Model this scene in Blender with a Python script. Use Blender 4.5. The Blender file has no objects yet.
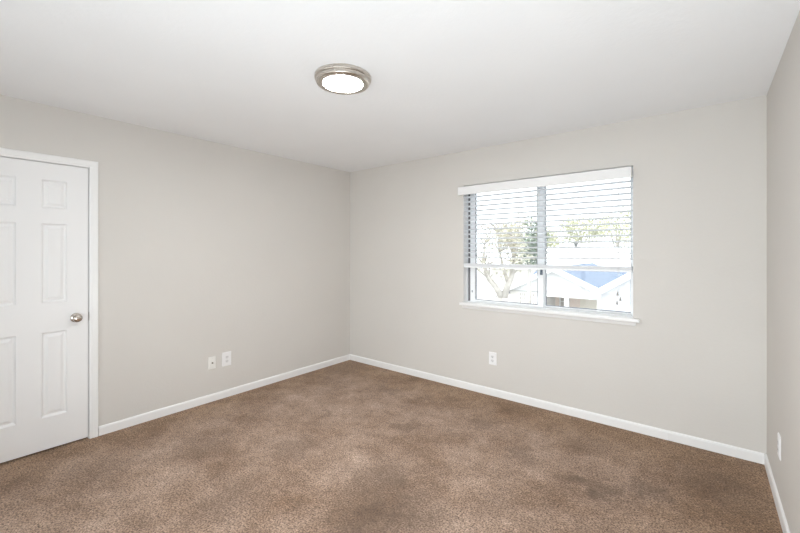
import bpy, bmesh, math, random
from mathutils import Vector, Matrix

sc = bpy.context.scene
COL = sc.collection
R = math.radians
random.seed(7)

# ------------------------------------------------------------------ camera
cam_d = bpy.data.cameras.new('camera')
cam_d.sensor_width = 36.0
cam_d.lens = 36.0 * 382.0 / 800.0
cam_d.shift_y = -15.0 / 800.0
cam_d.clip_start = 0.02
cam = bpy.data.objects.new('camera', cam_d)
COL.objects.link(cam)
cam.location = (3.624, -3.480, 1.407)
cam.rotation_euler = (R(90), 0, math.atan2(306.0, 382.0))
sc.camera = cam

# ------------------------------------------------------------------ sky, sun, exposure
world = bpy.data.worlds.new('sky')
sc.world = world
world.use_nodes = True
bg = world.node_tree.nodes['Background']
bg.inputs['Color'].default_value = (0.92, 0.965, 1.0, 1)
bg.inputs['Strength'].default_value = 3.2

sun_d = bpy.data.lights.new('sun', 'SUN')
sun_d.energy = 5.0
sun_d.angle = R(3)
sun_d.color = (1.0, 0.95, 0.88)
sun = bpy.data.objects.new('sun', sun_d)
COL.objects.link(sun)
sun.rotation_euler = (R(21), 0, R(-14))      # from behind this house, so the facades opposite are lit

fl_d = bpy.data.lights.new('flash_fill', 'AREA')      # added, unseen area light standing in for a flashgun bounced off the ceiling
fl_d.shape = 'RECTANGLE'; fl_d.size = .85; fl_d.size_y = .3; fl_d.energy = 53.0
fl_d.color = (.87, .95, 1.0)
fill = bpy.data.objects.new('flash_fill', fl_d)
COL.objects.link(fill)
fill.location = (3.38, -3.85, .35)
fill.rotation_euler = (R(145), 0, 0)

LAMP = 145.0                                 # radiance of the ceiling light's diffuser

sc.view_settings.view_transform = 'Standard'
sc.view_settings.look = 'None'
sc.view_settings.gamma = 1.0
sc.view_settings.exposure = 0.13
sc.view_settings.use_curve_mapping = False
sc.cycles.diffuse_bounces = 8
sc.cycles.max_bounces = 16
sc.cycles.transparent_max_bounces = 24
sc.cycles.sample_clamp_indirect = 8.0

def portal(name, x0, x1, z0, z1, y, into):
    d = bpy.data.lights.new(name, 'AREA')
    d.shape = 'RECTANGLE'; d.size = x1 - x0; d.size_y = z1 - z0
    d.cycles.is_portal = True
    o = bpy.data.objects.new(name, d); COL.objects.link(o)
    o.location = ((x0 + x1) / 2, y, (z0 + z1) / 2)
    o.rotation_euler = (R(-90) if into < 0 else R(90), 0, 0)   # light shines along local -Z
    return o

# ------------------------------------------------------------------ room dimensions (metres)
W, D, H = 3.937, 4.05, 2.44            # x 0..W, y -D..0, z 0..H
T = 0.14                               # wall thickness
WX0, WX1, WZ0, WZ1 = 1.674, 3.178, 0.862, 2.082      # window opening
RX0, RX1, RZ0, RZ1 = 0.55, 3.05, 0.05, 2.10          # added, unseen glazed opening in the wall behind the camera
portal('portal_front', WX0, WX1, WZ0, WZ1, T + .02, -1)
portal('portal_rear', RX0, RX1, RZ0, RZ1, -D - T - .02, 1)

# ------------------------------------------------------------------ helpers
def tag(o, label=None, cat=None, group=None, kind=None):
    if label: o['label'] = label
    if cat: o['category'] = cat
    if group: o['group'] = group
    if kind: o['kind'] = kind
    return o

def empty(name, loc=(0, 0, 0), rz=0):
    o = bpy.data.objects.new(name, None)
    o.empty_display_size = .1
    o.location = loc; o.rotation_euler = (0, 0, rz)
    COL.objects.link(o)
    return o

def obj(name, bm, mats, parent=None, loc=(0, 0, 0), smooth=False, bevel=0.0, seg=2, angle=35):
    me = bpy.data.meshes.new(name)
    bmesh.ops.recalc_face_normals(bm, faces=bm.faces[:])
    bm.to_mesh(me); bm.free()
    o = bpy.data.objects.new(name, me)
    COL.objects.link(o)
    for m in (mats if isinstance(mats, (list, tuple)) else [mats]):
        me.materials.append(m)
    o.parent = parent
    o.location = loc
    if smooth:
        for p in me.polygons: p.use_smooth = True
    if bevel:
        b = o.modifiers.new('bevel', 'BEVEL'); b.width = bevel; b.segments = seg
        b.limit_method = 'ANGLE'; b.angle_limit = R(angle); b.harden_normals = False
    return o

def box(bm, x0, x1, y0, y1, z0, z1, mi=0):
    v = [bm.verts.new(p) for p in ((x0, y0, z0), (x1, y0, z0), (x1, y1, z0), (x0, y1, z0),
                                   (x0, y0, z1), (x1, y0, z1), (x1, y1, z1), (x0, y1, z1))]
    fs = []
    for q in ((0, 3, 2, 1), (4, 5, 6, 7), (0, 1, 5, 4), (1, 2, 6, 5), (2, 3, 7, 6), (3, 0, 4, 7)):
        f = bm.faces.new([v[i] for i in q]); f.material_index = mi; fs.append(f)
    return v

def BX(*a):
    bm = bmesh.new(); box(bm, *a); return bm

def prism(bm, pts, axis, a0, a1, mi=0):
    """closed polygon of 2-D pts extruded from a0 to a1 along axis ('x','y','z')"""
    def mk(p, a):
        return {'x': (a, p[0], p[1]), 'y': (p[0], a, p[1]), 'z': (p[0], p[1], a)}[axis]
    A = [bm.verts.new(mk(p, a0)) for p in pts]; B = [bm.verts.new(mk(p, a1)) for p in pts]
    n = len(pts)
    bm.faces.new(A).material_index = mi; bm.faces.new(B[::-1]).material_index = mi
    for i in range(n):
        bm.faces.new((A[i], A[(i + 1) % n], B[(i + 1) % n], B[i])).material_index = mi

def lathe(bm, prof, n=48, M=None, close=False):
    """prof: list of (r, z); revolved about Z, then transformed by M"""
    M = M or Matrix()
    rings = []
    for r, z in prof:
        if r < 1e-6:
            rings.append([bm.verts.new(M @ Vector((0, 0, z)))])
        else:
            rings.append([bm.verts.new(M @ Vector((r * math.cos(2 * math.pi * k / n), r * math.sin(2 * math.pi * k / n), z))) for k in range(n)])
    prs = list(zip(rings, rings[1:]))
    if close: prs.append((rings[-1], rings[0]))
    for a, b in prs:
        for k in range(n):
            k2 = (k + 1) % n
            if len(a) == 1 and len(b) == 1: continue
            if len(a) == 1: bm.faces.new((a[0], b[k], b[k2]))
            elif len(b) == 1: bm.faces.new((a[k], a[k2], b[0]))
            else: bm.faces.new((a[k], a[k2], b[k2], b[k]))

def tube(bm, pts, rads, n=8):
    """tapering tube through points"""
    pts = [Vector(p) for p in pts]; rings = []
    for i, p in enumerate(pts):
        d = (pts[min(i + 1, len(pts) - 1)] - pts[max(i - 1, 0)]).normalized()
        u = d.orthogonal().normalized(); w = d.cross(u)
        if rings:
            # keep ring orientation consistent
            ref = (rings[-1][0].co - pts[i - 1]); u = (ref - d * ref.dot(d)).normalized(); w = d.cross(u)
        r = rads[i] if isinstance(rads, (list, tuple)) else rads
        rings.append([bm.verts.new(p + r * (math.cos(2 * math.pi * k / n) * u + math.sin(2 * math.pi * k / n) * w)) for k in range(n)])
    for a, b in zip(rings, rings[1:]):
        for k in range(n):
            bm.faces.new((a[k], a[(k + 1) % n], b[(k + 1) % n], b[k]))
    bm.faces.new(rings[0][::-1]); bm.faces.new(rings[-1])

# ------------------------------------------------------------------ materials
def mat(name, color, rough=.6, metal=0.0, spec=.5):
    m = bpy.data.materials.new(name); m.use_nodes = True
    b = m.node_tree.nodes['Principled BSDF']
    b.inputs['Base Color'].default_value = (*color, 1)
    b.inputs['Roughness'].default_value = rough
    b.inputs['Metallic'].default_value = metal
    b.inputs['Specular IOR Level'].default_value = spec
    return m, m.node_tree.nodes, m.node_tree.links, b

def coords(n, l):
    return n.new('ShaderNodeTexCoord').outputs['Object']

def noise(n, l, vec, scale, detail=2, rough=.5):
    t = n.new('ShaderNodeTexNoise'); t.inputs['Scale'].default_value = scale
    t.inputs['Detail'].default_value = detail; t.inputs['Roughness'].default_value = rough
    l.new(vec, t.inputs['Vector']); return t

def bump(n, l, b, h, strength, dist):
    k = n.new('ShaderNodeBump'); k.inputs['Strength'].default_value = strength
    k.inputs['Distance'].default_value = dist
    l.new(h, k.inputs['Height']); l.new(k.outputs['Normal'], b.inputs['Normal']); return k

def ramp(n, l, fac, stops):
    r = n.new('ShaderNodeValToRGB'); e = r.color_ramp.elements
    while len(e) < len(stops): e.new(.5)
    for i, (p, c) in enumerate(stops):
        e[i].position = p; e[i].color = (*c, 1)
    l.new(fac, r.inputs['Fac']); return r

def textured(name, color, rough, scale, strength, dist, var=.03, spec=.3):
    m, n, l, b = mat(name, color, rough, spec=spec)
    v = coords(n, l)
    t = noise(n, l, v, scale, 4, .55)
    bump(n, l, b, t.outputs['Fac'], strength, dist)
    t2 = noise(n, l, v, 1.7, 2)
    lo = tuple(c * (1 - var) for c in color); hi = tuple(min(1, c * (1 + var)) for c in color)
    r = ramp(n, l, t2.outputs['Fac'], [(.3, lo), (.7, hi)])
    l.new(r.outputs['Color'], b.inputs['Base Color'])
    return m

M = {}
M['wall'] = textured('warm_grey_wall_paint', (.665, .642, .612), .75, 55, .22, .004, .012)
M['ceiling'] = textured('white_ceiling_texture', (.855, .865, .88), .85, 34, .35, .0035, .012)
M['trim'] = textured('white_trim_paint', (.86, .86, .86), .42, 18, .05, .002, .01, .4)
M['door'] = textured('white_door_paint', (.85, .85, .855), .45, 30, .05, .002, .008, .4)
M['vinyl'] = mat('white_window_vinyl', (.88, .90, .92), .4)[0]
M['track'] = mat('grey_window_track', (.17, .17, .18), .55)[0]
M['gasket'] = mat('dark_glazing_gasket', (.16, .18, .22), .6)[0]
M['latch'] = mat('dark_latch_metal', (.12, .15, .19), .4, .3)[0]
M['plate'] = mat('white_plate_plastic', (.88, .88, .89), .35)[0]
M['ivory'] = mat('off_white_plate_plastic', (.86, .85, .82), .35)[0]
M['face'] = mat('white_receptacle_plastic', (.78, .78, .79), .4)[0]
M['slot'] = mat('dark_slot', (.05, .05, .05), .7)[0]
M['brass'] = mat('dull_metal_connector', (.25, .22, .17), .35, .9)[0]
M['cord'] = mat('white_cord', (.62, .62, .62), .8)[0]
M['tassel'] = mat('grey_tassel_plastic', (.42, .41, .39), .5)[0]

# brushed nickel
m, n, l, b = mat('brushed_nickel', (.60, .56, .51), .28, 1.0)
t = noise(n, l, coords(n, l), 160, 2)
rr = n.new('ShaderNodeMapRange'); rr.inputs['To Min'].default_value = .2; rr.inputs['To Max'].default_value = .4
l.new(t.outputs['Fac'], rr.inputs['Value']); l.new(rr.outputs['Result'], b.inputs['Roughness'])
M['nickel'] = m
M['satin'] = mat('satin_nickel_knob', (.56, .51, .46), .22, 1.0)[0]

# blind slats: white faux wood that lets a little light through
m, n, l, b = mat('white_blind_slat', (.83, .85, .88), .45)
tr = n.new('ShaderNodeBsdfTranslucent'); tr.inputs['Color'].default_value = (.8, .85, .92, 1)
mx = n.new('ShaderNodeMixShader'); mx.inputs['Fac'].default_value = .04
l.new(b.outputs[0], mx.inputs[1]); l.new(tr.outputs[0], mx.inputs[2])
l.new(mx.outputs[0], n['Material Output'].inputs['Surface'])
M['slat'] = m

# clear glass
m = bpy.data.materials.new('clear_window_glass'); m.use_nodes = True
n, l = m.node_tree.nodes, m.node_tree.links; n.clear()
out = n.new('ShaderNodeOutputMaterial'); tp = n.new('ShaderNodeBsdfTransparent'); gl = n.new('ShaderNodeBsdfGlossy')
tp.inputs['Color'].default_value = (.97, .985, .98, 1)
gl.inputs['Roughness'].default_value = .02
fr = n.new('ShaderNodeFresnel'); fr.inputs['IOR'].default_value = 1.45
mx = n.new('ShaderNodeMixShader')
l.new(fr.outputs[0], mx.inputs['Fac']); l.new(tp.outputs[0], mx.inputs[1]); l.new(gl.outputs[0], mx.inputs[2])
l.new(mx.outputs[0], out.inputs['Surface'])
M['glass'] = m

# lamp diffuser
m = bpy.data.materials.new('lit_frosted_diffuser'); m.use_nodes = True
n, l = m.node_tree.nodes, m.node_tree.links; n.clear()
out = n.new('ShaderNodeOutputMaterial'); em = n.new('ShaderNodeEmission')
em.inputs['Color'].default_value = (1.0, .985, .965, 1); em.inputs['Strength'].default_value = LAMP
l.new(em.outputs[0], out.inputs['Surface'])
M['lamp'] = m

# carpet
m, n, l, b = mat('brown_cut_pile_carpet', (.36, .26, .2), .95, spec=.1)
v = coords(n, l)
dn = noise(n, l, v, 5.5, 4, .65)                        # warps the outlines of the worn patches
sub = n.new('ShaderNodeVectorMath'); sub.operation = 'SUBTRACT'; sub.inputs[1].default_value = (.5, .5, .5)
l.new(dn.outputs['Color'], sub.inputs[0])
scl = n.new('ShaderNodeVectorMath'); scl.operation = 'SCALE'; scl.inputs['Scale'].default_value = .55
l.new(sub.outputs[0], scl.inputs[0])
wv = n.new('ShaderNodeVectorMath'); wv.operation = 'ADD'
l.new(v, wv.inputs[0]); l.new(scl.outputs[0], wv.inputs[1])
def spot(x, y, r, s):
    d = n.new('ShaderNodeVectorMath'); d.operation = 'DISTANCE'; d.inputs[1].default_value = (x, y, 0)
    fl = n.new('ShaderNodeVectorMath'); fl.operation = 'MULTIPLY'; fl.inputs[1].default_value = (1, 1, 0)
    l.new(wv.outputs[0], fl.inputs[0]); l.new(fl.outputs[0], d.inputs[0])
    mr = n.new('ShaderNodeMapRange'); mr.interpolation_type = 'SMOOTHSTEP'
    mr.inputs['From Min'].default_value = r; mr.inputs['From Max'].default_value = r * .35
    mr.inputs['To Min'].default_value = 0; mr.inputs['To Max'].default_value = s
    l.new(d.outputs['Value'], mr.inputs['Value'])
    return mr.outputs['Result']
SPOTS = [(2.30, -1.95, .42, .55), (2.05, -1.70, .30, .45), (3.10, -.95, .20, .60), (3.35, -.80, .16, .5),
         (1.72, -1.05, .16, .40), (1.05, -1.30, .10, .45), (1.30, -1.80, .24, .30), (.75, -2.2, .3, .25),
         (2.62, -.90, .18, .35), (.55, -2.75, .25, .22), (2.95, -.45, .22, .22), (1.10, -.55, .16, .35),
         (3.70, -.55, .28, .30), (2.2, -.62, .13, .35), (.20, -.30, .35, .2), (2.75, -1.5, .2, .2), (1.5, -2.4, .25, .3)]
acc = None
for s in SPOTS:
    o_ = spot(*s)
    if acc is None: acc = o_
    else:
        mm = n.new('ShaderNodeMath'); mm.operation = 'MAXIMUM'
        l.new(acc, mm.inputs[0]); l.new(o_, mm.inputs[1]); acc = mm.outputs[0]
big = noise(n, l, v, 2.1, 5, .62)
mid = noise(n, l, v, 7, 8, .72)
grain = noise(n, l, v, 105, 4, .8)
grain2 = noise(n, l, v, 30, 3, .7)
base = ramp(n, l, big.outputs['Fac'], [(.30, (.215, .132, .083)), (.50, (.325, .220, .158)), (.70, (.395, .280, .212))])
def mixc(kind, fac, a, c):
    k = n.new('ShaderNodeMix'); k.data_type = 'RGBA'; k.blend_type = kind
    if isinstance(fac, float): k.inputs[0].default_value = fac
    else: l.new(fac, k.inputs[0])
    l.new(a, k.inputs[6])
    if isinstance(c, tuple): k.inputs[7].default_value = (*c, 1)
    else: l.new(c, k.inputs[7])
    return k.outputs[2]
midr = ramp(n, l, mid.outputs['Fac'], [(.34, (.80, .785, .77)), (.64, (1.14, 1.15, 1.16))])
c1 = mixc('MULTIPLY', 1.0, base.outputs['Color'], midr.outputs['Color'])
gr = ramp(n, l, grain.outputs['Fac'], [(.38, (.22, .20, .18)), (.60, (1.75, 1.80, 1.85))])
c2 = mixc('MULTIPLY', .95, c1, gr.outputs['Color'])
g2 = ramp(n, l, grain2.outputs['Fac'], [(.34, (.80, .79, .78)), (.66, (1.18, 1.19, 1.20))])
c3 = mixc('MULTIPLY', .8, c2, g2.outputs['Color'])
mr = n.new('ShaderNodeMapRange'); mr.inputs['From Min'].default_value = .38; mr.inputs['From Max'].default_value = .60
mr.inputs['To Min'].default_value = .40; mr.inputs['To Max'].default_value = 1.45
l.new(mid.outputs['Fac'], mr.inputs['Value'])
mm = n.new('ShaderNodeMath'); mm.operation = 'MULTIPLY'
l.new(acc, mm.inputs[0]); l.new(mr.outputs['Result'], mm.inputs[1])
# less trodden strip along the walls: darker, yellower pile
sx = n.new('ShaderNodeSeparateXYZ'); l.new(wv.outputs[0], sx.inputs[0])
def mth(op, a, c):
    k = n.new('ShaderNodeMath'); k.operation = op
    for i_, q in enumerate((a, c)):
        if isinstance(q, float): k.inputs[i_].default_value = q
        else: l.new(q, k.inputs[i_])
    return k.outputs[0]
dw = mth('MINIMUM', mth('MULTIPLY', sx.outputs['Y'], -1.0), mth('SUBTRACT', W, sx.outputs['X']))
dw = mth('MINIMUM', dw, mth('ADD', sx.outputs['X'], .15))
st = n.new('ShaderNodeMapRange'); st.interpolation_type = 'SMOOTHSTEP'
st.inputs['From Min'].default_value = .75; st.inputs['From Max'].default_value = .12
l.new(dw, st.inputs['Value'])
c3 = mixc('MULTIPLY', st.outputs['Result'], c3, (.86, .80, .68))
c4 = mixc('MIX', mm.outputs[0], c3, (.115, .073, .048))
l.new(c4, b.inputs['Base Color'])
ad = n.new('ShaderNodeMath'); ad.operation = 'ADD'
l.new(grain.outputs['Fac'], ad.inputs[0]); l.new(grain2.outputs['Fac'], ad.inputs[1])
bump(n, l, b, ad.outputs[0], .7, .006)
b.inputs['Sheen Weight'].default_value = .12
b.inputs['Sheen Roughness'].default_value = .6
M['carpet'] = m

# ------------------------------------------------------------------ room shell
def struct(name, bm, mats, **k):
    o = obj(name, bm, mats, **k); o['kind'] = 'structure'; return o

bm = BX(0, W, -D, 0, -.06, 0)
box(bm, -.07, 0, -3.346 - .0239, -2.706 + .0239, -.06, 0)         # carpet runs under the door
struct('floor', bm, M['carpet'])
struct('ceiling', BX(-T, W + T, -D - T, T, H, H + .08), M['ceiling'])
DOOR_Y1, DOOR_Y0 = -2.706, -3.346            # latch edge, hinge edge of the door leaf
JB = .024                                    # gap + jamb around the leaf
bm = bmesh.new()
box(bm, -T, -.07, -D - T, T, -.06, H)
box(bm, -.07, 0, DOOR_Y1 + JB, T, -.06, H)
box(bm, -.07, 0, -D - T, DOOR_Y0 - JB, -.06, H)
box(bm, -.07, 0, DOOR_Y0 - JB, DOOR_Y1 + JB, 2.031 + JB, H)
struct('wall_left', bm, M['wall'])
struct('wall_right', BX(W, W + T, -D - T, T, -.06, H), M['wall'])

def wall_with_hole(name, y_in, y_out, x0, x1, z0, z1, hole_mat):
    bm = bmesh.new()
    xs, zs = [0, x0, x1, W], [-.06, z0, z1, H]
    g = {}
    for s, y in enumerate((y_in, y_out)):
        for i, x in enumerate(xs):
            for k, z in enumerate(zs):
                g[s, i, k] = bm.verts.new((x, y, z))
        for i in range(3):
            for k in range(3):
                if (i, k) != (1, 1):
                    bm.faces.new((g[s, i, k], g[s, i + 1, k], g[s, i + 1, k + 1], g[s, i, k + 1]))
    ring = [(1, 1), (2, 1), (2, 2), (1, 2)]
    for a, c in zip(ring, ring[1:] + ring[:1]):
        f = bm.faces.new((g[0, *a], g[0, *c], g[1, *c], g[1, *a])); f.material_index = 1
    outer = [(i, 0) for i in range(4)] + [(3, k) for k in (1, 2, 3)] + [(i, 3) for i in (2, 1, 0)] + [(0, k) for k in (2, 1)]
    for a, c in zip(outer, outer[1:] + outer[:1]):
        bm.faces.new((g[0, *a], g[0, *c], g[1, *c], g[1, *a]))
    return struct(name, bm, [M['wall'], hole_mat])
wall_with_hole('wall_back', 0, T, WX0, WX1, WZ0, WZ1, M['trim'])
wall_with_hole('wall_rear', -D, -D - T, RX0, RX1, RZ0, RZ1, M['trim'])

# baseboards: simple profile with a rounded top
BH, BT = .070, .0125
def base_prof(s=1):
    return [(0, 0), (s * BT, 0), (s * BT, BH - .014), (s * BT * .75, BH - .004), (s * BT * .35, BH), (0, BH)]
CAS = .0595
bm = bmesh.new(); prism(bm, [(p[0], p[1]) for p in base_prof()], 'y', DOOR_Y1 + CAS + .003, 0)
struct('baseboard_left', bm, M['trim'])
bm = bmesh.new(); prism(bm, [(p[0], p[1]) for p in base_prof()], 'y', -D, DOOR_Y0 - CAS - .003)
struct('baseboard_left_rear', bm, M['trim'])
JX = 3.405                                   # joint between two lengths on the window wall
bm = bmesh.new(); prism(bm, [(p[0], p[1]) for p in base_prof(-1)], 'x', BT, JX - .0012)
struct('baseboard_back', bm, M['trim'])
bm = bmesh.new(); prism(bm, [(p[0] * 1.06, p[1] + .0015) for p in base_prof(-1)], 'x', JX, W - BT)
struct('baseboard_back_short', bm, M['trim'])
bm = bmesh.new(); prism(bm, [(W - p[0], p[1]) for p in base_prof()], 'y', -D, 0)
struct('baseboard_right', bm, M['trim'])

# ------------------------------------------------------------------ door
door = empty('door_1', (0, 0, 0)); tag(door, 'white six-panel door closed in the left wall with nickel knob', kind='structure')
Z0, Z1 = .014, 2.031
def door_leaf():
    """slab with six recessed panels, each with a raised field (front face x = 0)"""
    bm = bmesh.new()
    ys = [DOOR_Y0, DOOR_Y0 + .120, DOOR_Y0 + .257, DOOR_Y1 - .257, DOOR_Y1 - .120, DOOR_Y1]
    zs = [Z0, .240, .838, 1.045, 1.604, 1.713, 1.912, Z1]
    XF, XB = .000, -.035
    g = {(i, k): bm.verts.new((XF, y, z)) for i, y in enumerate(ys) for k, z in enumerate(zs)}
    for i in range(5):
        for k in range(7):
            q = [g[i, k], g[i + 1, k], g[i + 1, k + 1], g[i, k + 1]]
            if i in (1, 3) and k in (1, 3, 5):
                prev = q
                for ins, dep in ((.002, -.004), (.011, -.0125), (.018, -.0125), (.036, -.0030)):
                    y0, y1, z0, z1 = ys[i] + ins, ys[i + 1] - ins, zs[k] + ins, zs[k + 1] - ins
                    cur = [bm.verts.new((XF + dep, y, z)) for y, z in ((y0, z0), (y1, z0), (y1, z1), (y0, z1))]
                    for a in range(4):
                        bm.faces.new((prev[a], prev[(a + 1) % 4], cur[(a + 1) % 4], cur[a]))
                    prev = cur
                bm.faces.new(prev)
            else:
                bm.faces.new(q)
    b = {(i, k): bm.verts.new((XB, y, z)) for i, y in ((0, ys[0]), (5, ys[-1])) for k, z in ((0, Z0), (7, Z1))}
    bm.faces.new((b[0, 0], b[0, 7], b[5, 7], b[5, 0]))
    bm.faces.new([g[i, 0] for i in range(6)] + [b[5, 0], b[0, 0]])
    bm.faces.new([g[i, 7] for i in range(6)] + [b[5, 7], b[0, 7]])
    bm.faces.new([g[0, k] for k in range(8)] + [b[0, 7], b[0, 0]])
    bm.faces.new([g[5, k] for k in range(8)] + [b[5, 7], b[5, 0]])
    return bm
obj('door_leaf', door_leaf(), M['door'], door)

def u_sweep(bm, prof, y0, y1, zt, zb=0.0):
    """profile (u outward, x out of the wall) swept up one side, over the head and down the other, mitred"""
    rings = []
    for (yy, zz, su, sz) in ((y1, zb, 1, 0), (y1, zt, 1, 1), (y0, zt, -1, 1), (y0, zb, -1, 0)):
        rings.append([bm.verts.new((x, yy + su * u, zz + sz * u)) for u, x in prof])
    k = len(prof)
    for a, c in zip(rings, rings[1:]):
        for i in range(k):
            bm.faces.new((a[i], a[(i + 1) % k], c[(i + 1) % k], c[i]))
    bm.faces.new(rings[0]); bm.faces.new(rings[-1][::-1])
bm = bmesh.new()
u_sweep(bm, [(0, -.069), (0, 0), (.019, 0), (.019, -.069)], DOOR_Y0 - .0045, DOOR_Y1 + .0045, Z1 + .004)
obj('door_jamb', bm, M['trim'], door)
bm = bmesh.new()
u_sweep(bm, [(0, .0005), (0, .009), (.004, .0115), (.011, .0115), (.016, .0145), (.040, .0165), (.0485, .0165), (.0520, .013), (.0520, .0005)],
        DOOR_Y0 - .0075, DOOR_Y1 + .0075, Z1 + .006)
obj('door_casing', bm, M['trim'], door)
# knob: rosette, neck and flattened ball, axis along +X
RX = Matrix.Translation((0, -2.776, .920)) @ Matrix.Rotation(R(90), 4, 'Y')
bm = bmesh.new()
lathe(bm, [(.0, .0), (.0335, .0), (.0335, .003), (.031, .0065), (.022, .0085), (.0, .0085)], 40, RX)
ros = obj('knob_rosette', bm, M['satin'], door, smooth=True)
bm = bmesh.new()
lathe(bm, [(.0, .008), (.0125, .008), (.0115, .018), (.013, .026), (.020, .030), (.0265, .036), (.0295, .044), (.0285, .053), (.023, .060), (.014, .0635), (.0, .0645)], 40, RX)
knob = obj('door_knob', bm, M['satin'], door, smooth=True)
knob['label'] = 'round satin nickel door knob'
bm = bmesh.new()
lathe(bm, [(.0, .0640), (.0052, .0642), (.0046, .0662), (.0, .0664)], 20, RX)
obj('privacy_button', bm, M['satin'], knob, smooth=True)
bm = bmesh.new()
box(bm, -.001, .0022, DOOR_Y1 + .0048, DOOR_Y1 + .0072, .888, .952)
prism(bm, [(.002, .900), (.0045, .906), (.0045, .934), (.002, .940)], 'y', DOOR_Y1 + .0046, DOOR_Y1 + .0115)
obj('strike_plate', bm, M['satin'], door)

# ------------------------------------------------------------------ window
win = empty('window_1', ((WX0 + WX1) / 2, 0, WZ0)); tag(win, 'white sliding window with two panes above a wooden sill', kind='structure')
win_off = Vector(((WX0 + WX1) / 2, 0, WZ0))
def wobj(name, bm, m, parent=None, **k):
    """mesh in world coordinates parented under the window (or one of its parts)"""
    bmesh.ops.translate(bm, verts=bm.verts, vec=-win_off)
    return obj(name, bm, m, parent or win, **k)
def ring_xz(bm, x0, x1, z0, z1, wl, wr, wb, wt, y0, y1):
    box(bm, x0, x0 + wl, y0, y1, z0, z1); box(bm, x1 - wr, x1, y0, y1, z0, z1)
    box(bm, x0 + wl, x1 - wr, y0, y1, z0, z0 + wb); box(bm, x0 + wl, x1 - wr, y0, y1, z1 - wt, z1)
STOOL = .884
bm = bmesh.new(); ring_xz(bm, WX0, WX1, STOOL - .0005, WZ1, .007, .014, .010, .014, .068, .138)
fr_ = wobj('window_frame', bm, M['vinyl'], bevel=.001)
bm = bmesh.new(); box(bm, WX0 + .007, 1.7125, .092, .134, STOOL + .010, WZ1 - .014)
box(bm, WX0 + .007, 1.712, .084, .0995, STOOL + .010, STOOL + .016)
wobj('side_track', bm, M['track'])
# sliding sash
SX0, SX1, SZ0, SZ1 = 1.713, 2.462, STOOL + .0105, WZ1 - .016
bm = bmesh.new(); ring_xz(bm, SX0, SX1, SZ0, SZ1, .058, .030, .018, .024, .072, .100)
sash = wobj('sliding_sash', bm, M['vinyl'], bevel=.0015)
bm = bmesh.new(); box(bm, 2.405, 2.4318, .080, .100, SZ0 + .0185, SZ1 - .0245)
wobj('interlock_strip', bm, M['vinyl'], sash)
bm = bmesh.new(); ring_xz(bm, SX0 + .0582, 2.4048, SZ0 + .0182, SZ1 - .0242, .006, .003, .005, .004, .078, .094)
wobj('sash_gasket', bm, M['gasket'], sash)
bm = bmesh.new(); box(bm, SX0 + .062, 2.4035, .085, .088, SZ0 + .021, SZ1 - .026)
wobj('window_pane', bm, M['glass'], sash)
bm = bmesh.new(); box(bm, 2.436, 2.456, .058, .0718, 1.192, 1.240); box(bm, 2.440, 2.452, .040, .058, 1.20, 1.215)
wobj('sash_latch', bm, M['latch'], sash, bevel=.002)
bm = bmesh.new(); box(bm, 1.733, 1.741, .068, .0718, .985, 1.006)
wobj('sash_stop_screw', bm, M['latch'], sash, bevel=.001)
# fixed half
bm = bmesh.new(); ring_xz(bm, 2.436, WX1 - .0145, STOOL + .0105, WZ1 - .016, .034, .014, .014, .024, .104, .130)
fx = wobj('fixed_sash', bm, M['vinyl'], bevel=.0015)
bm = bmesh.new(); ring_xz(bm, 2.4702, WX1 - .0287, STOOL + .0247, WZ1 - .0402, .003, .003, .005, .004, .108, .126)
wobj('sash_gasket', bm, M['gasket'], fx)
bm = bmesh.new(); box(bm, 2.472, WX1 - .030, .115, .118, STOOL + .0265, WZ1 - .0415)
wobj('window_pane', bm, M['glass'], fx)
# stool and apron
bm = bmesh.new()
box(bm, WX0 + .0004, WX1 - .0004, 0, .0675, STOOL - .0215, STOOL)
box(bm, 1.646, 3.226, -.040, 0, STOOL - .026, STOOL)
wobj('window_sill', bm, M['trim'], bevel=.004, seg=3)
bm = bmesh.new()
prism(bm, [(0, STOOL - .060), (-.010, STOOL - .058), (-.015, STOOL - .048), (-.017, STOOL - .038), (-.024, STOOL - .0265), (0, STOOL - .0265)], 'x', 1.664, 3.198)
wobj('sill_apron', bm, M['trim'])

# rear opening (behind the camera): unseen window added to bring in more daylight
win2 = empty('added_window', ((RX0 + RX1) / 2, -D, RZ0)); tag(win2, 'wide glazed window added unseen in the wall behind the camera for more daylight', kind='structure')
off2 = Vector(((RX0 + RX1) / 2, -D, RZ0))
bm = bmesh.new(); ring_xz(bm, RX0, RX1, RZ0, RZ1, .05, .05, .05, .05, -D - T + .01, -D - .05)
box(bm, 1.775, 1.825, -D - T + .01, -D - .05, RZ0 + .05, RZ1 - .05)
bmesh.ops.translate(bm, verts=bm.verts, vec=-off2); obj('window_frame', bm, M['vinyl'], win2)
for a, c in ((RX0 + .05, 1.775), (1.825, RX1 - .05)):
    bm = BX(a, c, -D - .09, -D - .086, RZ0 + .05, RZ1 - .05)
    bmesh.ops.translate(bm, verts=bm.verts, vec=-off2); obj('window_pane', bm, M['glass'], win2)

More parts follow.
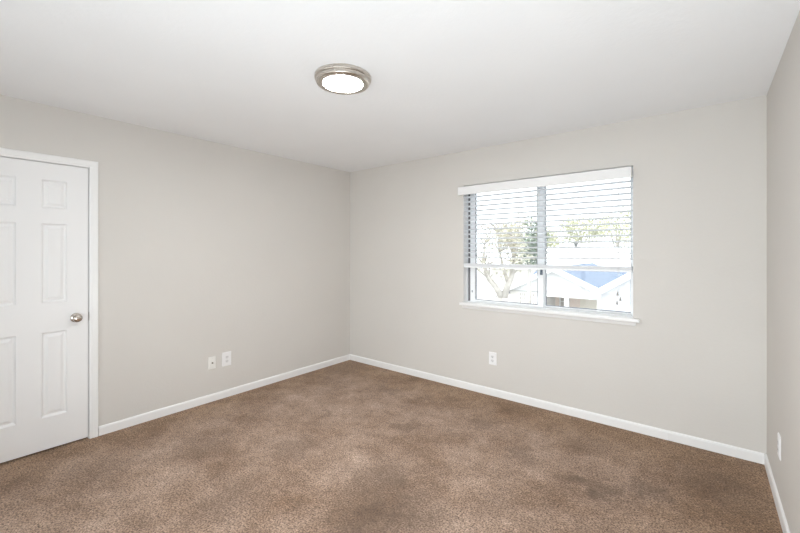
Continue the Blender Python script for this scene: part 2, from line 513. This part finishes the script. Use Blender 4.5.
# ------------------------------------------------------------------ blind
blind = empty('window_blind', (2.42, .02, 1.98))
tag(blind, 'white horizontal slat blind raised part way over the window', 'blind')
boff = Vector((2.42, .02, 1.98))
def bobj(name, bm, m, parent=None, **k):
    bmesh.ops.translate(bm, verts=bm.verts, vec=-boff); return obj(name, bm, m, parent or blind, **k)
bm = bmesh.new()
box(bm, 1.637, 3.173, -.052, -.038, 1.982, 2.066)
box(bm, 1.637, 1.649, -.038, -.002, 1.982, 2.066); box(bm, 3.161, 3.173, -.038, -.002, 1.982, 2.066)
bobj('valance', bm, M['trim'], bevel=.003)
bobj('headrail', BX(WX0 + .004, WX1 - .004, -.002, .054, 1.998, 2.050), M['slat'], bevel=.002)
BX0, BX1 = 1.684, 3.170
bm = bmesh.new()
def slat(bm, z, tilt=11.0, th=.0030):
    """one slightly crowned 50 mm slat"""
    top, bot = [], []
    for i in range(7):
        s = -.025 + .05 * i / 6
        zz = z + .0016 * (1 - (s / .025) ** 2) - s * math.tan(R(tilt))
        top.append((.021 + s, zz + th / 2)); bot.append((.021 + s, zz - th / 2))
    prism(bm, top + bot[::-1], 'x', BX0, BX1)
for k in range(14):
    slat(bm, 1.348 + .0473 * k)
for k in range(6):
    slat(bm, 1.2655 + .0036 * k, 1.0)
bobj('slats', bm, M['slat'])
bobj('bottom_rail', BX(BX0, BX1, -.005, .047, 1.243, 1.2625), M['vinyl'], bevel=.003)
for x in (1.84, 2.43, 3.03):
    bm = bmesh.new()
    for y in (-.0062, .0482):
        tube(bm, [(x, y, 1.25), (x, y, 2.0)], .0009, 5)
    bobj('ladder_cord', bm, M['cord'])
bm = bmesh.new()
for dx in (-.003, .003):
    tube(bm, [(3.078 + dx, -.012, 2.0), (3.078 + dx * .7, -.012, 1.5), (3.078 + dx * 1.5, -.012, 1.085)], .0011, 5)
cord = bobj('lift_cord', bm, M['cord'])
for x, z in ((3.072, 1.070), (3.092, 1.030), (3.069, 1.000)):
    bm = bmesh.new()
    tube(bm, [(3.078, -.012, 1.09), (x, -.012, z + .012)], .0010, 5)
    lathe(bm, [(0, .014), (.003, .014), (.0045, .004), (.0085, -.012), (.008, -.017), (0, -.018)], 14, Matrix.Translation((x, -.012, z)))
    bobj('cord_tassel', bm, M['tassel'], cord)

# ------------------------------------------------------------------ ceiling light
cl = empty('ceiling_light', (1.950, -1.929, H))
tag(cl, 'round flush ceiling light with brushed nickel rim and glowing white diffuser', 'ceiling light')
bm = bmesh.new()
lathe(bm, [(.0, 0), (.150, 0), (.163, -.0005), (.1655, -.004), (.1655, -.018), (.163, -.0225), (.1575, -.0245), (.1570, -.0275), (.1565, -.0375),
           (.1540, -.0430), (.149, -.0462), (.140, -.0470), (.1175, -.0455), (.1160, -.034), (.0, -.034)], 96)
rim = obj('nickel_rim', bm, M['nickel'], cl)
for p in rim.data.polygons: p.use_smooth = True
em_ = rim.modifiers.new('edges', 'EDGE_SPLIT'); em_.split_angle = R(38)
bm = bmesh.new()
lathe(bm, [(.1156, -.0345), (.1156, -.0410), (.110, -.0428), (.085, -.0438), (.05, -.0444), (.0, -.0446)], 72)
obj('diffuser', bm, M['lamp'], cl, smooth=True)

# ------------------------------------------------------------------ outlets
def frame_matrix(loc, side):
    """local x = along the wall (to the viewer's right), local y = up, local z = out of the wall"""
    ax = {'left': (Vector((0, 1, 0)), Vector((1, 0, 0))), 'back': (Vector((1, 0, 0)), Vector((0, -1, 0))),
          'right': (Vector((0, -1, 0)), Vector((-1, 0, 0)))}[side]
    m = Matrix.Identity(4)
    m.col[0][:3] = ax[0]; m.col[1][:3] = (0, 0, 1); m.col[2][:3] = ax[1]
    m.translation = loc
    return m
def put(name, bm, m, parent, **k):
    return obj(name, bm, m, parent, **k)
def plate_bm(w, h, t=.006, e=.0045):
    bm = bmesh.new()
    a = [bm.verts.new((sx * w / 2, sy * h / 2, .0003)) for sx, sy in ((-1, -1), (1, -1), (1, 1), (-1, 1))]
    b = [bm.verts.new((sx * w / 2, sy * h / 2, t * .35)) for sx, sy in ((-1, -1), (1, -1), (1, 1), (-1, 1))]
    c = [bm.verts.new((sx * (w / 2 - e), sy * (h / 2 - e), t)) for sx, sy in ((-1, -1), (1, -1), (1, 1), (-1, 1))]
    bm.faces.new(a[::-1]); bm.faces.new(c)
    for p, q in ((a, b), (b, c)):
        for i in range(4): bm.faces.new((p[i], p[(i + 1) % 4], q[(i + 1) % 4], q[i]))
    return bm
def duplex(loc, side, label, w=.079, h=.124):
    o = empty('wall_outlet'); o.matrix_world = frame_matrix(loc, side)
    tag(o, label, 'outlet')
    put('cover_plate', plate_bm(w, h), M['plate'], o)
    for s in (-1, 1):
        bm = bmesh.new()
        pts = []
        for k in range(24):
            a = 2 * math.pi * k / 24
            pts.append((.0172 * math.cos(a), max(-.0142, min(.0142, .0172 * math.sin(a))) + s * .0195))
        prism(bm, pts, 'z', .0061, .0078)
        r = put('receptacle', bm, M['face'], o)
        bm = bmesh.new()
        for x, hh in ((-.0064, .0085), (.0064, .007)):
            box(bm, x - .0012, x + .0012, s * .0195 + .002 - hh / 2, s * .0195 + .002 + hh / 2, .0079, .0082)
        lathe(bm, [(0, .0082), (.0026, .0082), (.0026, .0079), (0, .0079)], 12, Matrix.Translation((0, s * .0195 - .0085, 0)))
        put('socket_slots', bm, M['slot'], r)
    bm = bmesh.new(); lathe(bm, [(0, .0061), (.0032, .0061), (.0028, .0073), (0, .0076)], 16)
    put('plate_screw', bm, M['face'], o, smooth=True)
    return o
duplex(Vector((0, -1.642, .367)), 'left', 'white duplex wall outlet in an oversized plate, right of the off-white cable jack', .089, .135)
duplex(Vector((1.998, 0, .361)), 'back', 'white duplex wall outlet below the left half of the window')
duplex(Vector((W, -.575, .350)), 'right', 'white wall outlet seen edge-on on the right wall near the corner', .08, .124)
o = empty('cable_jack'); o.matrix_world = frame_matrix(Vector((0, -1.782, .3605)), 'left')
tag(o, 'small off-white cable jack plate with a dark centre connector, nearest the door', 'wall jack')
put('cover_plate', plate_bm(.070, .116), M['ivory'], o)
bm = bmesh.new(); lathe(bm, [(0, .006), (.0075, .006), (.0075, .009), (.0048, .009), (.0048, .017), (.003, .017), (.003, .0165), (0, .0165)], 18)
cj = put('coaxial_connector', bm, M['brass'], o)
for s in (-1, 1):
    bm = bmesh.new(); lathe(bm, [(0, .0061), (.0033, .0061), (.0028, .0072), (0, .0075)], 14, Matrix.Translation((0, s * .0415, 0)))
    put('plate_screw', bm, M['face'], o, smooth=True)

# ================================================================== OUTSIDE (upper storey: ground at z = -2.9)
G = -2.9
def flat(name, c, r=.8): M[name] = mat(name, c, r, spec=.2)[0]
def varied(name, c0, c1, scale, rough=.85):
    m, n, l, b = mat(name, c0, rough, spec=.2)
    t = noise(n, l, coords(n, l), scale, 4, .6)
    r = ramp(n, l, t.outputs['Fac'], [(.35, c0), (.65, c1)])
    l.new(r.outputs['Color'], b.inputs['Base Color']); M[name] = m
varied('pale_concrete_ground', (.34, .34, .335), (.40, .39, .38), .6)
flat('white_siding', (.72, .72, .72)); flat('white_fascia', (.76, .76, .76)); flat('lavender_siding', (.57, .58, .62))
flat('cream_siding', (.66, .64, .61))
varied('slate_blue_shingles', (.085, .112, .165), (.105, .133, .19), 3.5)
varied('pale_sunlit_shingles', (.50, .50, .50), (.58, .57, .56), 3)
varied('tan_brick', (.74, .60, .53), (.82, .72, .65), 2.2)
flat('tan_garage_door', (.80, .75, .66)); flat('window_dark', (.46, .42, .39), .3)
varied('pale_bark', (.34, .32, .30), (.48, .455, .43), 6)
varied('grey_olive_leaves', (.36, .345, .265), (.52, .49, .41), 2.5)
varied('dark_green_leaves', (.08, .115, .088), (.19, .23, .155), 2.5)
varied('yellow_green_leaves', (.36, .37, .23), (.50, .49, .36), 1.5)
flat('roof_vent_metal', (.1, .1, .1))

struct('ground', BX(-60, 60, -40, 80, G - .2, G), M['pale_concrete_ground'])

def leaf_cloud(bm, blobs, count, size, rnd):
    """small leaf blades scattered through ellipsoid shells (centre, radii)"""
    tot = sum(r[0] * r[1] * r[2] for _, r in blobs)
    for c, r in blobs:
        for _ in range(max(6, int(count * r[0] * r[1] * r[2] / tot))):
            d = Vector((rnd.gauss(0, 1), rnd.gauss(0, 1), rnd.gauss(0, 1))).normalized() * (rnd.random() ** .42)
            p = Vector((c[0] + d.x * r[0], c[1] + d.y * r[1], c[2] + d.z * r[2]))
            s = size * rnd.uniform(.6, 1.4)
            u = Vector((rnd.gauss(0, 1), rnd.gauss(0, 1), rnd.gauss(0, .7))).normalized()
            w = u.cross(Vector((rnd.gauss(0, 1), rnd.gauss(0, 1), rnd.gauss(0, 1)))).normalized()
            q = u.cross(w) * s * .15
            bm.faces.new([bm.verts.new(v) for v in (p - u * s, p + w * s * .42 + q, p + u * s, p - w * s * .42 + q)])

def tree(name, loc, label, trunk_paths, blobs, count, size, leaf_m, seed, group=None, bark='pale_bark'):
    rnd = random.Random(seed)
    t = empty(name, loc); tag(t, label, 'tree', group)
    bm = bmesh.new()
    for pts, rads in trunk_paths: tube(bm, pts, rads, 9)
    obj('trunk', bm, M[bark], t, smooth=True)
    bm = bmesh.new(); leaf_cloud(bm, blobs, count, size, rnd)
    obj('foliage', bm, M[leaf_m], t)
    return t

# ---- near tree: pale forked trunk seen through the open lower half of the window
rnd = random.Random(3)
paths = [([(0, 0, 0), (.02, .01, 1.2), (0, 0, 2.2), (.0, .0, 2.98)], [.20, .15, .135, .135]),
         ([(-.0, 0, 2.92), (-.16, -.12, 3.26), (-.33, -.25, 3.52), (-.44, -.34, 3.9), (-.42, -.36, 4.5)], [.10, .085, .07, .05, .02]),
         ([(.0, 0, 2.92), (.10, .08, 3.3), (.20, .16, 3.62), (.22, .18, 4.0), (.34, .26, 4.7)], [.115, .095, .075, .05, .02]),
         ([(.12, .10, 3.35), (.02, .02, 3.75), (-.10, -.02, 4.3), (-.12, -.05, 4.9)], [.06, .045, .03, .012])]
ends = [Vector(p[0][-2]) for p in paths[1:]] + [Vector(p[0][-1]) for p in paths[1:]] + [Vector((-.33, -.25, 3.52)), Vector((.2, .16, 3.62))]
twig_ends = []
for i in range(58):
    a = rnd.choice(ends)
    d = Vector((rnd.gauss(0, .42), rnd.gauss(0, .42), rnd.uniform(.05, .75)))
    m_ = a + d * .5 + Vector((rnd.gauss(0, .07), rnd.gauss(0, .07), .04))
    e_ = a + d + Vector((rnd.gauss(0, .06), rnd.gauss(0, .06), -.05))
    paths.append(([a, m_, e_], [.02, .013, .004])); twig_ends.append(e_)
blobs = [((e.x, e.y, e.z), (.23, .23, .2)) for e in twig_ends] + [((-.45, -.35, 4.05), (.5, .5, .45)), ((.3, .2, 4.2), (.5, .5, .5)), ((0, 0, 4.7), (.7, .7, .45))]
tree('crape_myrtle', (-.95, 7.0, G), 'pale twiggy tree with a forked trunk just outside the left pane', paths, blobs, 1900, .042, 'grey_olive_leaves', 11)

# ---- dense dark tree behind it
tree('evergreen_tree', (-2.10, 12.2, G), 'dense dark green tree behind the twiggy tree, beside the window mullion',
     [([(0, 0, 0), (.03, 0, 2.0), (0, 0, 4.9)], [.10, .085, .04])],
     [((0, 0, 4.35), (.62, .62, .72)), ((.3, .1, 4.9), (.5, .5, .55)), ((-.25, .1, 4.0), (.45, .45, .4)), ((.35, -.1, 4.1), (.5, .5, .45)), ((.05, 0, 5.4), (.35, .35, .4))],
     2300, .065, 'dark_green_leaves', 12)

# ---- pale trees on the skyline
SK = [((-24.5, 44, G), 3.6, 2.9, 'pale tree on the skyline at the far left of the window', 'grey_olive_leaves'),
      ((-17.0, 47, G), 3.8, 2.6, 'pale skyline tree seen directly behind the dark green tree', 'grey_olive_leaves'),
      ((-15.4, 55.6, G), 3.5, 2.8, 'yellow-green skyline tree just right of the mullion, left of the white roof', 'yellow_green_leaves'),
      ((-8.6, 48, G), 3.7, 2.9, 'yellow-green skyline tree over the middle of the white hip roof', 'yellow_green_leaves'),
      ((-6.0, 55.9, G), 5.0, 3.7, 'tallest yellow-green skyline tree, over the right slope of the white hip roof', 'yellow_green_leaves'),
      ((.4, 47, G), 4.2, 3.2, 'yellow-green skyline tree at the right edge of the window', 'yellow_green_leaves')]
for i, (loc, zc, r, lab, lm) in enumerate(SK):
    rr_ = random.Random(40 + i); zc -= G
    bl = [((0, 0, zc), (r * .7, r * .7, r * .75))]
    for k in range(9):
        a = rr_.uniform(0, 6.28)
        bl.append(((math.cos(a) * r * .6, math.sin(a) * r * .6, zc + rr_.uniform(-.55, .6) * r), (r * .42, r * .42, r * .38)))
    tree('skyline_tree', loc, lab, [([(0, 0, 0), (.1, .05, zc * .5), (0, 0, zc)], [.26, .2, .1])] +
         [([(0, 0, zc * .55), (b_[0][0] * .6, b_[0][1] * .6, b_[0][2] - .2)], [.1, .03]) for b_ in bl[1:7]], bl, 2300, .17, lm, 60 + i)

# ---- houses
def win_parts(parent, x0, x1, z0, z1, y, nx=3, nz=3):
    """muntined window on a facade facing -Y (parent at the origin)"""
    bm = bmesh.new(); ring_xz(bm, x0, x1, z0, z1, .05, .05, .05, .05, y - .06, y - .001)
    for i in range(1, nx):
        x = x0 + .05 + (x1 - x0 - .1) * i / nx; box(bm, x - .018, x + .018, y - .05, y - .001, z0 + .05, z1 - .05)
    for k in range(1, nz):
        z = z0 + .05 + (z1 - z0 - .1) * k / nz; box(bm, x0 + .05, x1 - .05, y - .048, y - .002, z - .018, z + .018)
    w_ = obj('window', bm, M['white_fascia'], parent)
    obj('pane', BX(x0 + .05, x1 - .05, y - .03, y - .0015, z0 + .05, z1 - .05), M['window_dark'], w_)
    return w_

def gable_roof(bm, xc, zc, half, slope, y0, y1, th=.16):
    """two slabs meeting at the ridge, ridge along Y"""
    d = half * slope
    prism(bm, [(xc - half, zc - d), (xc, zc), (xc + half, zc - d), (xc + half, zc - d - th), (xc, zc - th), (xc - half, zc - d - th)], 'y', y0, y1)

# house with the gabled porch across the street
hs = empty('porch_house'); tag(hs, 'white house with a gabled porch and a slate blue main roof across the street', 'house')
PX, PZ, SL, HF = -1.60, .74, .48, 3.0
bm = bmesh.new(); gable_roof(bm, PX, PZ, HF, SL, 13.75, 21.3)
obj('porch_roof', bm, M['slate_blue_shingles'], hs)
bm = bmesh.new(); gable_roof(bm, PX, PZ + .02, HF + .03, SL, 13.68, 13.75, .22)
obj('rake_board', bm, M['white_fascia'], hs)
bm = bmesh.new(); prism(bm, [(PX - 2.06, -.42), (PX, PZ - .17), (PX + 2.06, -.42)], 'y', 14.0, 14.2)
obj('gable_wall', bm, M['white_siding'], hs)
obj('porch_beam', BX(-2.05, .42, 13.98, 14.25, -.60, -.421), M['white_fascia'], hs)
for x in (-1.12, .32):
    obj('porch_post', BX(x - .085, x + .085, 14.02, 14.19, G, -.601), M['white_fascia'], hs)
obj('front_wall', BX(-3.66, -2.05, 14.0, 17.0, G, -.44), M['cream_siding'], hs)
obj('porch_wall', BX(-2.05, .42, 15.6, 17.0, G, -.44), M['tan_brick'], hs)
win_parts(hs, -3.22, -2.84, -1.05, -.47, 14.0)
win_parts(hs, -2.62, -2.22, -1.05, -.47, 14.0)
win_parts(hs, -1.85, -1.40, -1.35, -.60, 15.6, 2, 2)
gd = obj('garage_door', BX(-.92, -.10, 15.50, 15.598, G, -.62), M['tan_garage_door'], hs)
bm = bmesh.new()
for k in range(4): box(bm, -.90, -.12, 15.485, 15.499, -1.15 - .5 * k, -.70 - .5 * k)
obj('door_panels', bm, M['tan_garage_door'], gd)
bm = bmesh.new()   # main roof, ridge along X
prism(bm, [(17.0, -.86), (22.0, .54), (27.0, -.86), (27.0, -1.02), (22.0, .38), (17.0, -1.02)], 'x', -4.75, 4.2)
obj('main_roof', bm, M['slate_blue_shingles'], hs)
obj('main_wall', BX(-4.5, 3.9, 17.4, 26.6, G, -1.05), M['cream_siding'], hs)

# large hip-roofed house farther back
hb = empty('hip_roof_house'); tag(hb, 'large house with a pale sunlit hip roof farther back, rising above the blue roof', 'house')
bm = bmesh.new()
e = [(-11.4, 27, -.05), (1.35, 27, -.05), (1.35, 41, -.05), (-11.4, 41, -.05)]
v = [bm.verts.new(p) for p in e]; r0, r1 = bm.verts.new((-6.6, 34, 2.16)), bm.verts.new((-3.45, 34, 2.16))
bm.faces.new((v[0], v[1], r1, r0)); bm.faces.new((v[1], v[2], r1)); bm.faces.new((v[2], v[3], r0, r1)); bm.faces.new((v[3], v[0], r0)); bm.faces.new(v[::-1])
obj('roof', bm, M['pale_sunlit_shingles'], hb)
obj('wall', BX(-11.0, .95, 27.5, 40.5, G, -.06), M['cream_siding'], hb)
bm = bmesh.new(); lathe(bm, [(0, 0), (.14, 0), (.14, .42), (.2, .42), (.2, .55), (0, .6)], 16, Matrix.Translation((-5.35, 32.6, 1.62)))
obj('roof_vent', bm, M['roof_vent_metal'], hb)

# neighbouring house on the right, gable end towards us
hn = empty('neighbour_house'); tag(hn, 'neighbouring house with a white rake board and pale lavender siding at the right', 'house')
NX, NZ, NS, NH = 3.50, 1.82, .645, 2.58
bm = bmesh.new(); gable_roof(bm, NX, NZ, NH, NS, 9.12, 13.4, .12)
obj('roof', bm, M['pale_sunlit_shingles'], hn)
bm = bmesh.new(); gable_roof(bm, NX, NZ + .015, NH + .02, NS, 9.02, 9.12, .20)
obj('rake_board', bm, M['white_fascia'], hn)
bm = bmesh.new()
w2 = NH - .14
prism(bm, [(NX - w2, G), (NX + w2, G), (NX + w2, NZ - w2 * NS - .125), (NX, NZ - .125), (NX - w2, NZ - w2 * NS - .125)], 'y', 9.3, 13.3)
obj('wall', bm, M['lavender_siding'], hn)
bm = bmesh.new()
box(bm, NX - w2 - .01, NX - w2 + .10, 9.26, 9.299, G, NZ - w2 * NS - .14)
obj('corner_board', bm, M['white_fascia'], hn)
